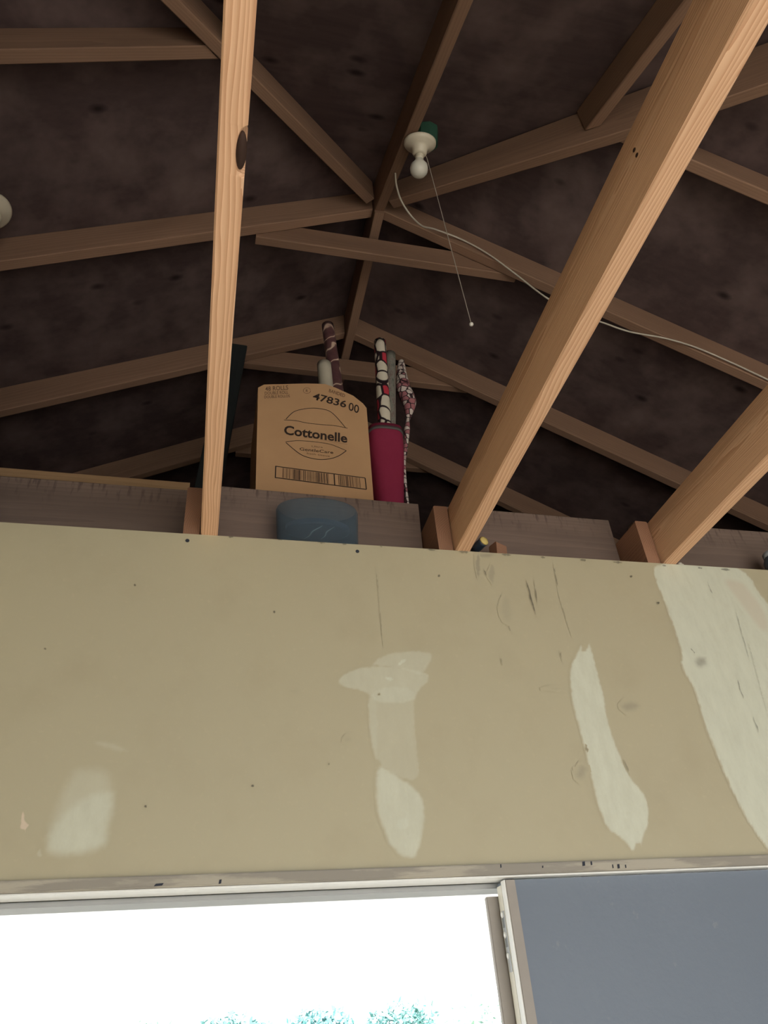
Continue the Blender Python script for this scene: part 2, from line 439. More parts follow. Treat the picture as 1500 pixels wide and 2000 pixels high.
# blocking boards between the joists
BY0 = D+.118
def blocking(x0, x1, zt0, zt1, lab):
    o = board('blocking_board', (x0, BY0+.017, ZT+zt0), (x1, BY0+.017, ZT+zt1), .034, min(zt0, zt1)-.001, M_grey, n=16)
    return tag(o, lab, 'board')
blocking(-1.6, X1-.042, .219, .217, 'weathered blocking board with a pale strip along its top')
blocking(X1+.039, X2-.042, .238, .228, 'weathered blocking board behind the frosted tub')
blocking(X2+.039, X3-.042, .227, .222, 'weathered blocking board beside the yellow tipped handle')
blocking(X3+.039, 2.5, .222, .222, 'dim blocking board beyond the reddish joist')
o = board('nailing_strip', (-1.6, BY0+.0525, ZT+.277), (X1-.043, BY0+.0525, ZT+.269), .034, .06, M_strip, n=10)
tag(o, 'pale yellow wood strip along the top of the weathered board', 'strip')
o = obj('storage_board', boxmesh(X1-.04, X3+.06, D+.155, D+1.3, ZT+.1405, ZT+.1525), M_grey); tag(o, 'board laid over the attic joists under the carton', 'board')
FLOOR2 = ZT+.153
# leaning dark board left of the carton
pb = onY(462, 672, D+.74)
o = board('dark_plank', (pb.x, D+.74, pb.z), (pb.x-.10, D+.56, FLOOR2+.012), .09, .02, M_dark, up=(0, -1, .3)); tag(o, 'dark plank leaning between the carton and the knotted joist', 'plank')

# ------------------------------------------------------------------ wall patches, scuffs and screw holes
NDEC = 0
def chaikin(pts, n=2):
    for _ in range(n):
        out = []
        for i in range(len(pts)):
            a, b = pts[i], pts[(i+1) % len(pts)]
            out += [(a[0]*.75+b[0]*.25, a[1]*.75+b[1]*.25), (a[0]*.25+b[0]*.75, a[1]*.25+b[1]*.75)]
        pts = out
    return pts
def decal(name, px, mat, cover=1, feather=.004, layer=1, smooth=2, jit=.0012):
    """a thin skin on the wall; px is one outline, or a list of (outline, cover, feather) laid over each other"""
    L3 = px if mat is None or isinstance(px[0][0], (list, tuple)) else [(px, cover, feather)]
    PL = []
    for q, cv, fe in L3:
        P = [(p.x, p.z) for p in (onY(x, y, D) for x, y in q)]
        PL.append((chaikin(P, smooth) if smooth else P, cv, fe))
    sd_ = random.random()*90; allp = [p for P, *_ in PL for p in P]
    feather = min(fe for *_, fe in PL)
    x0, x1 = min(p[0] for p in allp)-.002, max(p[0] for p in allp)+.002
    z0, z1 = min(p[1] for p in allp)-.002, min(max(p[1] for p in allp)+.002, ZT-.0008)
    cell = min(.004, max(.0012, feather/3, max(x1-x0, z1-z0)/150))
    cell = min(cell, max(.0008, min(x1-x0, z1-z0)/6))
    nx, nz = max(2, math.ceil((x1-x0)/cell)), max(2, math.ceil((z1-z0)/cell))
    global NDEC; NDEC += 1
    y = D-.0003-.00012*layer-.000012*NDEC
    def sd2(P, x, z):
        best = 1e9; ins = False; n = len(P)
        for i in range(n):
            (ax_, az), (bx, bz) = P[i-1], P[i]
            ex, ez = bx-ax_, bz-az; l2 = ex*ex+ez*ez or 1e-12
            t = max(0, min(1, ((x-ax_)*ex+(z-az)*ez)/l2))
            d2 = (x-ax_-ex*t)**2+(z-az-ez*t)**2
            if d2 < best: best = d2
            if (az > z) != (bz > z) and x < ex*(z-az)/(bz-az)+ax_: ins = not ins
        return math.sqrt(best)*(1 if ins else -1)
    val = []
    for k in range(nz+1):
        z = z0+(z1-z0)*k/nz
        for i in range(nx+1):
            x = x0+(x1-x0)*i/nx
            cv_ = 0; jn = jit*2*noise.noise(Vector((x*120, z*120, sd_)))
            for P, c0, fe in PL:
                t = max(0, min(1, (sd2(P, x, z)+jn)/fe)); cv_ = cv_+(1-cv_)*c0*t*t*(3-2*t)
            val.append(cv_)
    idx, vs, fs, vals = {}, [], [], []
    for k in range(nz):
        for i in range(nx):
            c_ = [k*(nx+1)+i, k*(nx+1)+i+1, (k+1)*(nx+1)+i+1, (k+1)*(nx+1)+i]
            if max(val[j] for j in c_) <= 0: continue
            f = []
            for j in c_:
                if j not in idx:
                    idx[j] = len(vs); kk, ii = divmod(j, nx+1)
                    vs.append((x0+(x1-x0)*ii/nx, y, z0+(z1-z0)*kk/nz)); vals.append(val[j])
                f.append(idx[j])
            fs.append(tuple(f))
    if not fs: return None
    me = mesh(vs, fs)
    at_ = me.attributes.new('cover', 'FLOAT', 'POINT')
    at_.data.foreach_set('value', vals)
    return obj(name, me, mat, wall)
z7 = lambda L: [(x/3, 1380+y/3) for x, y in L]
z6 = lambda L: [(600+x*.6, 1100+y*.6) for x, y in L]
PATCH = 'joint_compound_patch'
decal(PATCH, [(z7([(420,330),(600,325),(690,380),(697,560),(660,720),(650,820),(560,880),(400,900),(290,900),(240,850),(250,700),(300,560),(360,430)]), .38, .026),
  (z7([(480,500),(690,450),(697,580),(662,720),(652,818),(560,879),(400,900),(290,900),(240,852),(250,740),(340,620)]), .70, .020),
  (z7([(205,860),(240,810),(258,880),(230,890)]), .4, .004)], M_mud, smooth=2)
decal(PATCH, z7([(530,190),(640,195),(760,245),(765,280),(640,262),(540,230)]), M_mud, .3, .010)
decal('bare_spot', z7([(132,590),(150,680),(182,690),(155,720),(152,778),(140,720),(115,715)]), M_bare, .85, .0022)
decal(PATCH, [(z6([(205,330),(250,292),(350,281),(412,290),(408,318),(370,375),(330,350),(215,335)]), .48, .006),
  (z6([(88,380),(150,340),(250,329),(392,352),(402,380),(362,420),(352,456),(230,462),(192,418),(120,408)]), .52, .005),
  (z6([(193,400),(360,400),(348,480),(358,580),(374,735),(225,660),(200,560)]), .34, .005),
  (z6([(193,420),(230,430),(232,640),(222,650),(200,560)]), .22, .005),
  (z6([(220,642),(280,678),(370,738),(388,800),(382,880),(362,962),(320,968),(270,930),(245,870),(218,790)]), .78, .008),
  (z6([(308+24*math.cos(a*.785), 850+24*math.sin(a*.785)) for a in range(8)]), .8, .004),
  (z6([(295,325),(310,312),(328,310),(312,328),(300,334)]), .9, .0015), (z6([(248,370),(270,368),(285,380),(262,384)]), .9, .0015)], M_mud)
decal(PATCH, z6([(878,292),(890,258),(900,292),(918,252),(930,290),(945,350),(970,440),(976,500),(1000,580),(1045,690),(1092,740),(1114,790),(1112,860),(1090,900),(1097,948),(1078,905),(1060,948),(1030,900),(975,870),(945,790),(920,690),(900,600),(865,470),(851,380),(860,320)]), M_mud, .92, .005, 1, 1)
decal(PATCH, z6([(1124,0),(1250,0),(1380,0),(1440,40),(1470,95),(1500,130),(1560,200),(1640,330),(1720,560),(1740,780),(1700,985),(1560,985),(1500,935),(1440,850),(1390,760),(1330,620),(1290,520),(1265,420),(1212,330),(1222,300),(1200,230),(1160,120),(1130,50)]), M_mud, 1.0, .004, 1, 1)
decal(PATCH, z6([(1330,40),(1420,50),(1455,100),(1490,140),(1520,220),(1480,240),(1400,130)]), M_bare2, .5, .02, 3)
def streak(a, b, w, cover=.8, mat=None, layer=5):
    (x0, y0), (x1, y1) = a, b; dx, dy = x1-x0, y1-y0; l = math.hypot(dx, dy); nx, ny = -dy/l*w, dx/l*w
    n = 7; L_, R_ = [], []
    for i in range(n):
        t = i/(n-1); k = math.sin(math.pi*(.08+.84*t))*(.5+random.random())
        ox = (random.random()-.5)*w*1.2
        L_.append((x0+dx*t+nx*k+ox, y0+dy*t+ny*k)); R_.append((x0+dx*t-nx*k+ox, y0+dy*t-ny*k))
    onmud = (y0-1105) < (x0-1275)*2.42-8 and x0 > 1275
    decal('scuff_mark', L_+R_[::-1], mat or (M_scuff2 if onmud else M_scuff), cover, .0012, layer, 0, .0004)
for a, b, w, c in (((712,55),(742,168),3.4,.7), ((738,58),(748,130),2.2,.6), ((632,120),(664,228),2.6,.65), ((800,0),(815,80),2.2,.6), ((815,95),(860,240),1.6,.45),
                   ((548,2),(556,40),4,.45), ((575,20),(592,48),5,.6), ((1300,55),(1322,110),2,.5), ((1392,150),(1440,320),1.6,.5), ((1398,378),(1420,442),3.2,.55),
                   ((1450,500),(1470,552),2.6,.5), ((1247,278),(1267,300),2,.7), ((1428,230),(1500,500),1.2,.35), ((824,290),(828,320),3,.5), ((630,310),(636,335),2,.5), ((905,590),(912,615),4,.4),
                   ((1030,640),(1048,690),3,.4)):
    streak(*[tuple(q) for q in z6([a, b])], w*.6, c)
streak((733, 1100), (741, 1180), .7, .5); streak((740, 1170), (749, 1275), .8, .5)
def blob(x, y, rx, ry, mat, cover, f, layer=5, name='smudge'):
    decal(name, [(x+rx*math.cos(a*.628)*(.8+.4*random.random()), y+ry*math.sin(a*.628)*(.8+.4*random.random())) for a in range(10)], mat, cover, f, layer, 1)
for q in ((1368, 1292, 20, 14, .45), (1232, 1380, 22, 16, .3), (1135, 1510, 18, 22, .25), (1080, 1345, 24, 6, .25), (950, 1085, 22, 9, .4), (680, 1445, 12, 9, .2), (990, 1190, 16, 30, .12), (575, 1350, 14, 8, .12)):
    blob(q[0], q[1], q[2], q[3], M_smudge2 if q[0] == 1368 else M_smudge, q[4]*1.3, .016)
blob(933, 1105, 6, 28, M_smudge, .5, .006)
blob(960, 1120, 8, 22, M_smudge, .3, .006)
for x, y, r in ((366, 1056, 4.5), (698, 1077, 4.5)):
    p = onY(x, y, D)
    obj('screw_hole', lathe([(.0045, -.0004), (.0045, .0008), (0, .0012)], axis_matrix(p, (0, -1, 0)), 14), M_slot, wall)
for x, y in ((263, 1143), (536, 1195), (88, 1267), (857, 1125), (1232, 1126), (1285, 1178), (642, 1492), (284, 1575), (493, 1535), (740, 1357)):
    blob(x, y, 3, 3, M_scuff, .8, .002, 5, 'scuff_mark')
for x in range(14):   # ragged nicks along the upper edge of the wall board
    px = 430+x*75+random.random()*40; t_ = 1043+(px-400)*.0675
    streak((px, t_+1), (px+6+random.random()*16, t_+3), 2.4, .6)

# ------------------------------------------------------------------ door head and doors
trim = struct('trim_1', None or boxmesh(DX0-.02, 2.2, D-.008, D+.03, ZH-.0185, ZH, .0015), M_trim)
ZJ = ZH-.0187
head = empty('door_2', (DX0, D, ZJ)); tag(head, kind='structure')
obj('head_jamb', boxmesh(DX0, DX1, D+.0305, D+.0615, ZJ-.002, ZJ+.0015), M_white, head)
obj('head_jamb_face', boxmesh(DX0, DX1, D+.0005, D+.0302, ZJ-.003, ZJ, .001), M_white, head)
obj('head_stop', boxmesh(DX0, .62, D+.0685, D+.135, ZJ-.011, ZJ-.0022, .0015), M_greyjamb, head)
dr = empty('door_1', (.577, D, 0)); tag(dr, kind='structure')
EX = .577
leaf = obj('door_leaf', boxmesh(EX, DX1-.004, D+.016, D+.058, .02, ZJ-.006), M_door, dr)
obj('stile_strip', boxmesh(EX-.0005, EX+.019, D+.011, D+.0158, .02, ZJ-.006, .001), M_astr, dr)
obj('edge_band', boxmesh(EX-.0028, EX-.0004, D+.013, D+.030, .02, ZJ-.006), M_white, dr)
obj('edge_board', boxmesh(EX-.003, EX-.0006, D+.0315, D+.0535, .02, ZJ-.012), M_cream, dr)
obj('astragal', boxmesh(EX-.024, EX+.04, D+.0605, D+.073, .02, ZJ-.026, .0015), M_astr, dr)
zt_, zb_ = onX(985, 1778, EX-.004).z, onX(1008, 1896, EX-.004).z
bolt = obj('flush_bolt', boxmesh(EX-.0045, EX-.0032, D+.0335, D+.0485, zb_, zt_, .0004), M_steel, dr)
for k in range(2):
    z0 = zb_+(zt_-zb_)*(.36+.32*k)
    obj('bolt_slot', boxmesh(EX-.0049, EX-.0046, D+.036, D+.046, z0+.004, z0+(zt_-zb_)*.22), M_bolt, bolt)
for k in range(3):
    z0 = zb_+(zt_-zb_)*(.26+.34*k)
    obj('screw_head', lathe([(.0055, 0), (.005, .0018), (.002, .0028), (0, .003)], axis_matrix((EX-.0046, D+.041, z0), (-1, 0, 0)), 16), M_white, bolt, True)
# paint chips on the head trim
for x, y, w, h in ((1140, 1687, 7, 9), (1155, 1686, 4, 8), (1197, 1692, 3, 8), (1208, 1692, 6, 9), (1222, 1692, 3, 7), (1060, 1693, 3, 5), (978, 1690, 3, 10), (310, 1728, 16, 5), (430, 1722, 5, 8)):
    p = onY(x, y, D-.0085); ww = w/1000; hh = h/1100
    zlo = max(p.z-hh/2, ZH-.0175)
    obj('paint_chip', mesh([(p.x-ww/2, D-.0086, zlo), (p.x+ww*.35, D-.0086, zlo+.0008), (p.x+ww/2, D-.0086, min(p.z+hh/2, ZH-.001)), (p.x-ww*.3, D-.0086, min(p.z+hh/2, ZH-.001)-.0006)], [(0, 1, 2, 3)]), M_slot, trim)

# ------------------------------------------------------------------ cardboard carton
BYF = D+.192
def F(x, y, off=0.0):
    p = onY(x, y, BYF); return Vector((p.x, BYF-off, p.z))
M_card = (lambda t: (t.bump(t.noise(t.mapping(t.obco(), scale=(300, 300, 6)), 1, 2), .12, .001), t.done(t.mix(t.noise(t.obco(), 9, 4), c4(.50, .30, .16), c4(.60, .37, .20)), .8, .2))[1])(NT('corrugated_cardboard'))
M_ink = plain('black_ink', (.045, .03, .025), .7, .2)
M_ink2 = plain('faded_ink', (.16, .09, .055), .7, .2)
carton = empty('cardboard_carton', (.25, BYF+.15, FLOOR2))
tag(carton, 'open cardboard carton printed Cottonelle standing behind the blocking board', 'box')
tl, bl, tr, br = F(504, 757), F(500, 948), F(716, 797), F(728, 972)
outline = [Vector((bl.x+.001, BYF, FLOOR2)), Vector((br.x+.002, BYF, FLOOR2)), tr, F(709, 788), F(690, 773), F(655, 757), F(635, 750), F(600, 749), F(516, 751), tl]
BD = .28
def panel(pts, n, th=.004):
    n = Vector(n).normalized()*th; k = len(pts)
    vs = [Vector(p) for p in pts]+[Vector(p)+n for p in pts]
    fs = [tuple(range(k)), tuple(reversed(range(k, 2*k)))]+[(i, (i+1) % k, (i+1) % k+k, i+k) for i in range(k)]
    me = mesh(vs, fs); bm = bmesh.new(); bm.from_mesh(me); bmesh.ops.recalc_face_normals(bm, faces=bm.faces); bm.to_mesh(me); bm.free(); return me
front = obj('front_panel', panel(outline, (0, 1, 0)), M_card, carton)
obj('side_panel', panel([outline[0]+Vector((0, .0042, 0)), outline[0]+Vector((0, BD, 0)), outline[9]+Vector((0, BD, -.01)), outline[9]+Vector((0, .0042, 0))], (1, 0, 0)), M_card, carton)
obj('side_panel', panel([outline[1]+Vector((0, .0042, 0)), outline[1]+Vector((0, BD, 0)), outline[2]+Vector((0, BD, .01)), outline[2]+Vector((0, .0042, 0))], (-1, 0, 0)), M_card, carton)
obj('back_panel', panel([outline[0]+Vector((.005, BD-.005, 0)), outline[1]+Vector((-.005, BD-.005, 0)), outline[2]+Vector((-.005, BD-.005, 0)), outline[9]+Vector((.005, BD-.005, -.02))], (0, 1, 0)), M_card, carton)
obj('bottom_panel', boxmesh(bl.x+.006, br.x-.004, BYF+.005, BYF+BD-.006, FLOOR2+.0005, FLOOR2+.005), M_card, carton)
def text_mesh(s, thick=0.0):
    cu = bpy.data.curves.new('t', 'FONT'); cu.body = s; cu.size = 1; cu.offset = thick; cu.resolution_u = 3
    ob = bpy.data.objects.new('t', cu); col.objects.link(ob); bpy.context.view_layer.update()
    me = bpy.data.meshes.new_from_object(ob.evaluated_get(bpy.context.evaluated_depsgraph_get()))
    bpy.data.objects.remove(ob); bpy.data.curves.remove(cu); return me
def lettering(s, a, b, up, mat, thick=0.0, name='lettering'):
    """text whose baseline runs from pixel a to pixel b on the front panel, capital height reaching pixel 'up' above a"""
    me = text_mesh(s, thick); xs = [v.co.x for v in me.vertices]; ys = [v.co.y for v in me.vertices]
    x0, x1, y1 = min(xs), max(xs), max(ys)
    A, B, U = F(*a, .0006), F(*b, .0006), F(*up, .0006)
    for v in me.vertices:
        v.co = A+(B-A)*((v.co.x-x0)/(x1-x0))+(U-A)*(v.co.y/y1)
    me.materials.clear()
    return obj(name, me, mat, front)
def stroke(pts, w, mat, name):
    P = [F(*p, .0007) for p in pts]; w *= .0015; vs, fs = [], []
    for i, p in enumerate(P):
        t = (P[min(i+1, len(P)-1)]-P[max(i-1, 0)]).normalized(); n = Vector((-t.z, 0, t.x))*w/2
        vs += [p+n, p-n]
        if i: fs.append((2*i-2, 2*i-1, 2*i+1, 2*i))
    return obj(name, mesh(vs, fs), mat, front)
zc = lambda L: [(480+x*280/1500, 720+y*280/1500) for x, y in L]
def sp2(L): return [(p.x, p.y) for p in spline([(x, y, 0) for x, y in L], 8)]
lettering('Cottonelle', *zc([(398, 685), (1062, 775), (405, 592)]), M_ink, .027)
lettering('47836', *zc([(695, 318), (1045, 410), (715, 250)]), M_ink, .02)
lettering('00', *zc([(1072, 432), (1180, 470), (1082, 350)]), M_ink, .012)
lettering('48 ROLLS', *zc([(205, 235), (445, 220), (203, 190)]), M_ink2, .012)
lettering('DOUBLE ROLL', *zc([(200, 275), (445, 262), (198, 243)]), M_ink2, .01)
lettering('DOUBLE ROLLOS', *zc([(195, 312), (462, 300), (193, 284)]), M_ink2, .012)
lettering('Ultra', *zc([(690, 822), (805, 832), (690, 805)]), M_ink2)
lettering('GentleCare', *zc([(563, 855), (915, 893), (565, 825)]), M_ink, .004)
lettering('bath tissue', *zc([(640, 895), (880, 925), (640, 878)]), M_ink2)
lettering('BANDED', *zc([(868, 245), (1035, 302), (875, 212)]), M_ink2, .008)
stroke(sp2(zc([(420, 530), (500, 455), (600, 425), (710, 415), (820, 428), (890, 455), (960, 520), (1045, 622)])), 1.6, M_ink, 'logo_arc')
stroke(sp2(zc([(400, 538), (520, 545), (640, 570), (800, 588), (930, 598), (1065, 625)])), 1.4, M_ink, 'logo_line')
stroke(sp2(zc([(415, 768), (540, 755), (700, 765), (870, 790), (970, 825), (1052, 860)])), 1.3, M_ink, 'logo_line')
stroke(sp2(zc([(420, 775), (520, 860), (600, 912), (700, 942), (800, 953), (900, 940), (980, 910), (1052, 860)])), 1.7, M_ink, 'logo_arc')
stroke(sp2(zc([(605, 722), (750, 735), (900, 765), (1062, 795)])), .5, M_ink2, 'logo_line')
stroke(sp2(zc([(605+38*math.cos(a*.5)+35, 232+30*math.sin(a*.5)) for a in range(13)])), .9, M_ink2, 'recycling_ring')
lettering('R', *zc([(628, 245), (650, 248), (630, 218)]), M_ink2, .01)
TLb, TRb, BLb, BRb = [Vector((*q, 0)) for q in zc([(308, 1022), (1248, 1145), (303, 1140), (1262, 1265)])]
def bq(u, v):
    p = (TLb*(1-u)+TRb*u)*(1-v)+(BLb*(1-u)+BRb*u)*v; return (p.x, p.y)
bar = stroke([bq(0, 0), bq(1, 0)], 2.0, M_ink, 'barcode_frame')
for s_ in ([bq(0, 1), bq(1, 1)], [bq(0.006, 0), bq(0.006, 1)], [bq(1, 0), bq(1, 1)], [bq(.655, 0), bq(.655, 1)]):
    stroke(s_, 2.2, M_ink, 'barcode_frame')
u = .085
random.seed(11)
while u < .95:
    w = random.choice((.5, .5, .8, 1.2, 1.6))
    if not (.595 < u < .70): stroke([bq(u, .06), bq(u, .94)], w*.9, M_ink if random.random() < .5 else M_ink2, 'barcode_bar')
    u += w*.0045+random.choice((.004, .006, .011))

# ------------------------------------------------------------------ paper rolls and bag
def roll(name, top, bot, r, mat, label, core=None, wob=.0, grp=None, rtop=None):
    e = empty(name, tuple(bot)); tag(e, label, 'paper roll', grp)
    top, bot = Vector(top), Vector(bot); n = 30; sd_ = random.random()*40
    pts = [bot.lerp(top, i/n)+Vector((noise.noise(Vector((i*.5, sd_, 0))), noise.noise(Vector((i*.5, sd_, 5))), 0))*wob for i in range(n+1)]
    rs = [(r+(rtop-r)*i/n if rtop else r)*(1+wob*18*noise.noise(Vector((i*.9, sd_, 9)))) for i in range(n+1)]
    d = (top-bot).normalized()
    pts += [top+d*.0005, top-d*.03]; rs += [rs[-1]*.86, rs[-1]*.80]
    me = tube(pts, rs, 20); me2 = me
    M = axis_matrix(bot, d); Mi = M.inverted()
    for v in me2.vertices: v.co = Mi @ v.co
    o = bpy.data.objects.new('sheet', me2); col.objects.link(o); me2.materials.append(mat)
    for p in me2.polygons: p.use_smooth = True
    o.parent = e; o.matrix_parent_inverse = Matrix.Translation(bot).inverted(); o.matrix_basis = M
    if core:
        c = tube([(0, 0, (top-bot).length-.045), (0, 0, (top-bot).length-.004)], r*.74, 16, True)
        k = bpy.data.objects.new('core', c); col.objects.link(k); c.materials.append(core); k.parent = e; k.matrix_parent_inverse = o.matrix_parent_inverse.copy(); k.matrix_basis = M
    return e
M_paper = plain('plain_paper', (.50, .46, .37), .7, .3, .06)
M_core = plain('cardboard_core', (.36, .23, .13), .85, .2, .1)
def foil():
    t = NT('maroon_foil'); co = t.obco()
    wv = t.n('ShaderNodeTexWave', wave_type='BANDS', bands_direction='Z', inp={'Scale': 4.0, 'Distortion': 14.0, 'Detail': 2.0, 'Detail Scale': 2.2}); t.t.links.new(co, wv.inputs['Vector'])
    c = t.ramp(wv.outputs['Fac'], [(0, (.12, .055, .06)), (.90, (.15, .075, .075)), (.97, (.66, .46, .36)), (1, (.75, .58, .46))])  # pale top stops paint the foil's sparse glints into its colour
    t.bump(t.noise(co, 60, 3), .5, .003); t.b.inputs['Metallic'].default_value = .1
    return t.done(c, .3, .5)
def scallop(name, cell, line, alt, scale, thr, zs=1.0):
    t = NT(name); co = t.mapping(t.obco(), scale=(1, 1, zs))
    v1 = t.n('ShaderNodeTexVoronoi', feature='DISTANCE_TO_EDGE', inp={'Scale': scale, 'Randomness': .55}); t.t.links.new(co, v1.inputs['Vector'])
    v2 = t.n('ShaderNodeTexVoronoi', inp={'Scale': scale, 'Randomness': .55}); t.t.links.new(co, v2.inputs['Vector'])
    sep = t.n('ShaderNodeSeparateColor'); t.t.links.new(v2.outputs['Color'], sep.inputs[0])
    cc = t.mix(t.ramp(sep.outputs[0], [(thr, (0, 0, 0)), (thr+.02, (1, 1, 1))]), c4(*cell), c4(*alt))
    c = t.mix(t.ramp(v1.outputs['Distance'], [(.06, (1, 1, 1)), (.09, (0, 0, 0))]), cc, c4(*line))
    return t.done(c, .45, .4)
M_foil = foil()
M_bandp = scallop('white_red_black_print', (.74, .68, .56), (.025, .015, .02), (.55, .05, .08), 20, .74, .9)
M_scal = scallop('scalloped_print', (.72, .63, .58), (.03, .015, .02), (.42, .17, .19), 42, .62, 1.2)
M_sage = (lambda t: t.done(t.ramp(t.noise(t.mapping(t.obco(), scale=(1, 1, .6)), 45, 4, .7), [(.35, (.11, .12, .10)), (.5, (.26, .25, .22)), (.6, (.19, .13, .12)), (.72, (.36, .42, .38))]), .5, .4))(NT('sage_print'))
yb = BYF+.10
def at(x, y, Y): return onY(x, y, Y)
def stand(px_top, px_low, Y, zf):
    """a straight roll seen from px_top to px_low, carried on down to height zf"""
    a, b = at(*px_top, Y+.01), at(*px_low, Y)
    t = (zf-a.z)/(b.z-a.z); return a, a+(b-a)*t
a, b = stand((640, 636), (683, 768), BYF+.095, FLOOR2+.012); b.x = min(b.x, tr.x-.035); roll('wrapping_paper_roll', a, b, .0265, M_foil, 'maroon foil wrapping paper roll with painted pale glints standing in the carton', M_core, .0006, rtop=.0215)
a, b = stand((633, 712), (657, 756), BYF+.035, FLOOR2+.012); b.x = min(b.x, tr.x-.10); b.y = BYF+.032
roll('wrapping_paper_roll', a, b, .0235, M_paper, 'plain off white paper roll standing in the carton', M_core)

BGY = D+.25
M_bag = (lambda t: (t.bump(t.noise(t.mapping(t.obco(), scale=(60, 60, 25)), 3, 3), .25, .002), t.done(t.mix(t.noise(t.obco(), 14, 3), c4(.24, .02, .055), c4(.30, .03, .08)), .75, .25))[1])(NT('crimson_fabric'))
bag = empty('fabric_bag', (.5, BGY+.05, FLOOR2)); tag(bag, 'tall crimson fabric bag with a grey zip edge beside the carton', 'bag')
p1, p2, p3, p4 = at(722, 822, BGY), at(792, 832, BGY), at(738, 978, BGY), at(797, 982, BGY)
def bag_ring(t, inset=0.0):
    L = p1.lerp(p3, t); Rr = p2.lerp(p4, t); c = (L+Rr)/2; hw = (Rr-L).length/2*(1+.05*math.sin(t*5))-inset; hd = .064-inset
    out = []
    for i in range(36):
        a = 2*math.pi*i/36; q = 3.2
        ca, sa = math.cos(a), math.sin(a)
        out.append(Vector((c.x+hw*math.copysign(abs(ca)**(2/q), ca), BGY+.064+hd*math.copysign(abs(sa)**(2/q), sa)+.0015*noise.noise(Vector((a*2, t*6, 0))), (L.z if t < .01 else c.z)+(.004*noise.noise(Vector((a*1.5, 3, 1))) if t < .02 else 0))))
    return out
tb = (p1.z-FLOOR2-.001)/(p1.z-p3.z)
rings = [bag_ring(tb*i/24) for i in range(25)]
inner = [bag_ring(tb*i/24, .003) for i in range(24)]
allr = rings[::-1]+inner
vs = [v for r in allr for v in r]; fs = []
for i in range(len(allr)-1):
    for j in range(36): fs.append((i*36+j, i*36+(j+1) % 36, (i+1)*36+(j+1) % 36, (i+1)*36+j))
fs.append(tuple(range(35, -1, -1))); fs.append(tuple((len(allr)-1)*36+j for j in range(36)))
obj('bag_body', mesh(vs, fs), M_bag, bag, True)
rim = [v+Vector((0, -.0005, .000)) for v in bag_ring(.035)]
lo = [v for v in bag_ring(.075)]
cx_, cy_ = sum(v.x for v in rim)/36, sum(v.y for v in rim)/36
def grow(v, d):
    q = Vector((v.x-cx_, v.y-cy_, 0)); return v+q.normalized()*d
vs = [grow(v, .0022) for v in rim]+[grow(v, .0022) for v in lo]; vs = vs+[grow(v, .0004) for v in rim]+[grow(v, .0004) for v in lo]
fs = [(j, (j+1) % 36, 36+(j+1) % 36, 36+j) for j in range(36)]+[(72+j, 108+j, 108+(j+1) % 36, 72+(j+1) % 36) for j in range(36)]+[(j, 72+j, 72+(j+1) % 36, (j+1) % 36) for j in range(36)]+[(36+j, 36+(j+1) % 36, 108+(j+1) % 36, 108+j) for j in range(36)]
obj('zip_edge', mesh(vs, fs), plain('grey_zip', (.10, .085, .085), .7, .3, .2), bag, True)
a, b = stand((742, 668), (736, 815), BGY+.029, FLOOR2+.034); b.x = (p1.x+(p3.x-p1.x)*tb+p2.x+(p4.x-p2.x)*tb)/2-.004; b.y = BGY+.031
roll('wrapping_paper_roll', a, b, .0240, M_bandp, 'white and red banded paper roll with black marks in the bag', M_core, .0003, rtop=.0215)
a, b = stand((762, 692), (755, 812), BGY+.083, FLOOR2+.04); b.y = BGY+.083; b.x = (p1.x+(p3.x-p1.x)*tb+p2.x+(p4.x-p2.x)*tb)/2
roll('wrapping_paper_roll', a, b, .0230, M_sage, 'mottled sage and brown paper roll in the bag between bright rolls', M_core, .0003, rtop=.020)
# crumpled scalloped sheet: a twist of paper, wide in the middle
e = empty('wrapping_paper_twist'); cpx = [(784, 706, .012), (784, 728, .019), (788, 758, .027), (799, 784, .026), (799, 803, .016), (797, 820, .007), (795, 838, .010), (794, 855, .009), (792, 880, .007), (790, 930, .006)]
BY3 = BGY+.160
P = [at(x, y, BY3) for x, y, r in cpx]; P.append(Vector((P[-1].x, BY3, FLOOR2+.001))); Rr = [r for *_, r in cpx]+[.006]
e.location = P[-1]; tag(e, 'twist of pale paper printed with dark outlined scales behind the crimson bag', 'wrapping paper')
PP = spline(P, 6); RR = [q.x for q in spline([(r, 0, 0) for r in Rr], 6)]
obj('sheet', tube(PP, RR, 18), M_scal, e, True)

# ------------------------------------------------------------------ frosted tub on the wall plate
def frosted():
    t = NT('frosted_blue_plastic'); out = t.t.nodes['Material Output']
    df = t.n('ShaderNodeBsdfDiffuse', inp={'Color': c4(.24, .29, .34)}); tl_ = t.n('ShaderNodeBsdfTranslucent', inp={'Color': c4(.45, .55, .62)}); tp = t.n('ShaderNodeBsdfTransparent', inp={'Color': c4(.75, .85, .92)})
    m1 = t.n('ShaderNodeMixShader', inp={0: .4}); t.t.links.new(df.outputs[0], m1.inputs[1]); t.t.links.new(tl_.outputs[0], m1.inputs[2])
    m2 = t.n('ShaderNodeMixShader', inp={0: .74}); t.t.links.new(m1.outputs[0], m2.inputs[1]); t.t.links.new(tp.outputs[0], m2.inputs[2])
    t.t.links.new(m2.outputs[0], out.inputs[0]); t.t.nodes.remove(t.b); return t.m
M_frost = frosted()
M_bulb = plain('frosted_bulb', (.72, .70, .62), .25, .5)
tc = onY(620, 1015, D+.06)
tub = empty('plastic_tub', (tc.x, D+.06, ZT+.001)); tag(tub, 'frosted blue oval plastic tub standing on the wall top between joists', 'tub')
Mx = Matrix.Translation((tc.x, D+.060, ZT+.001)) @ Matrix.Diagonal((1, .52, 1, 1))
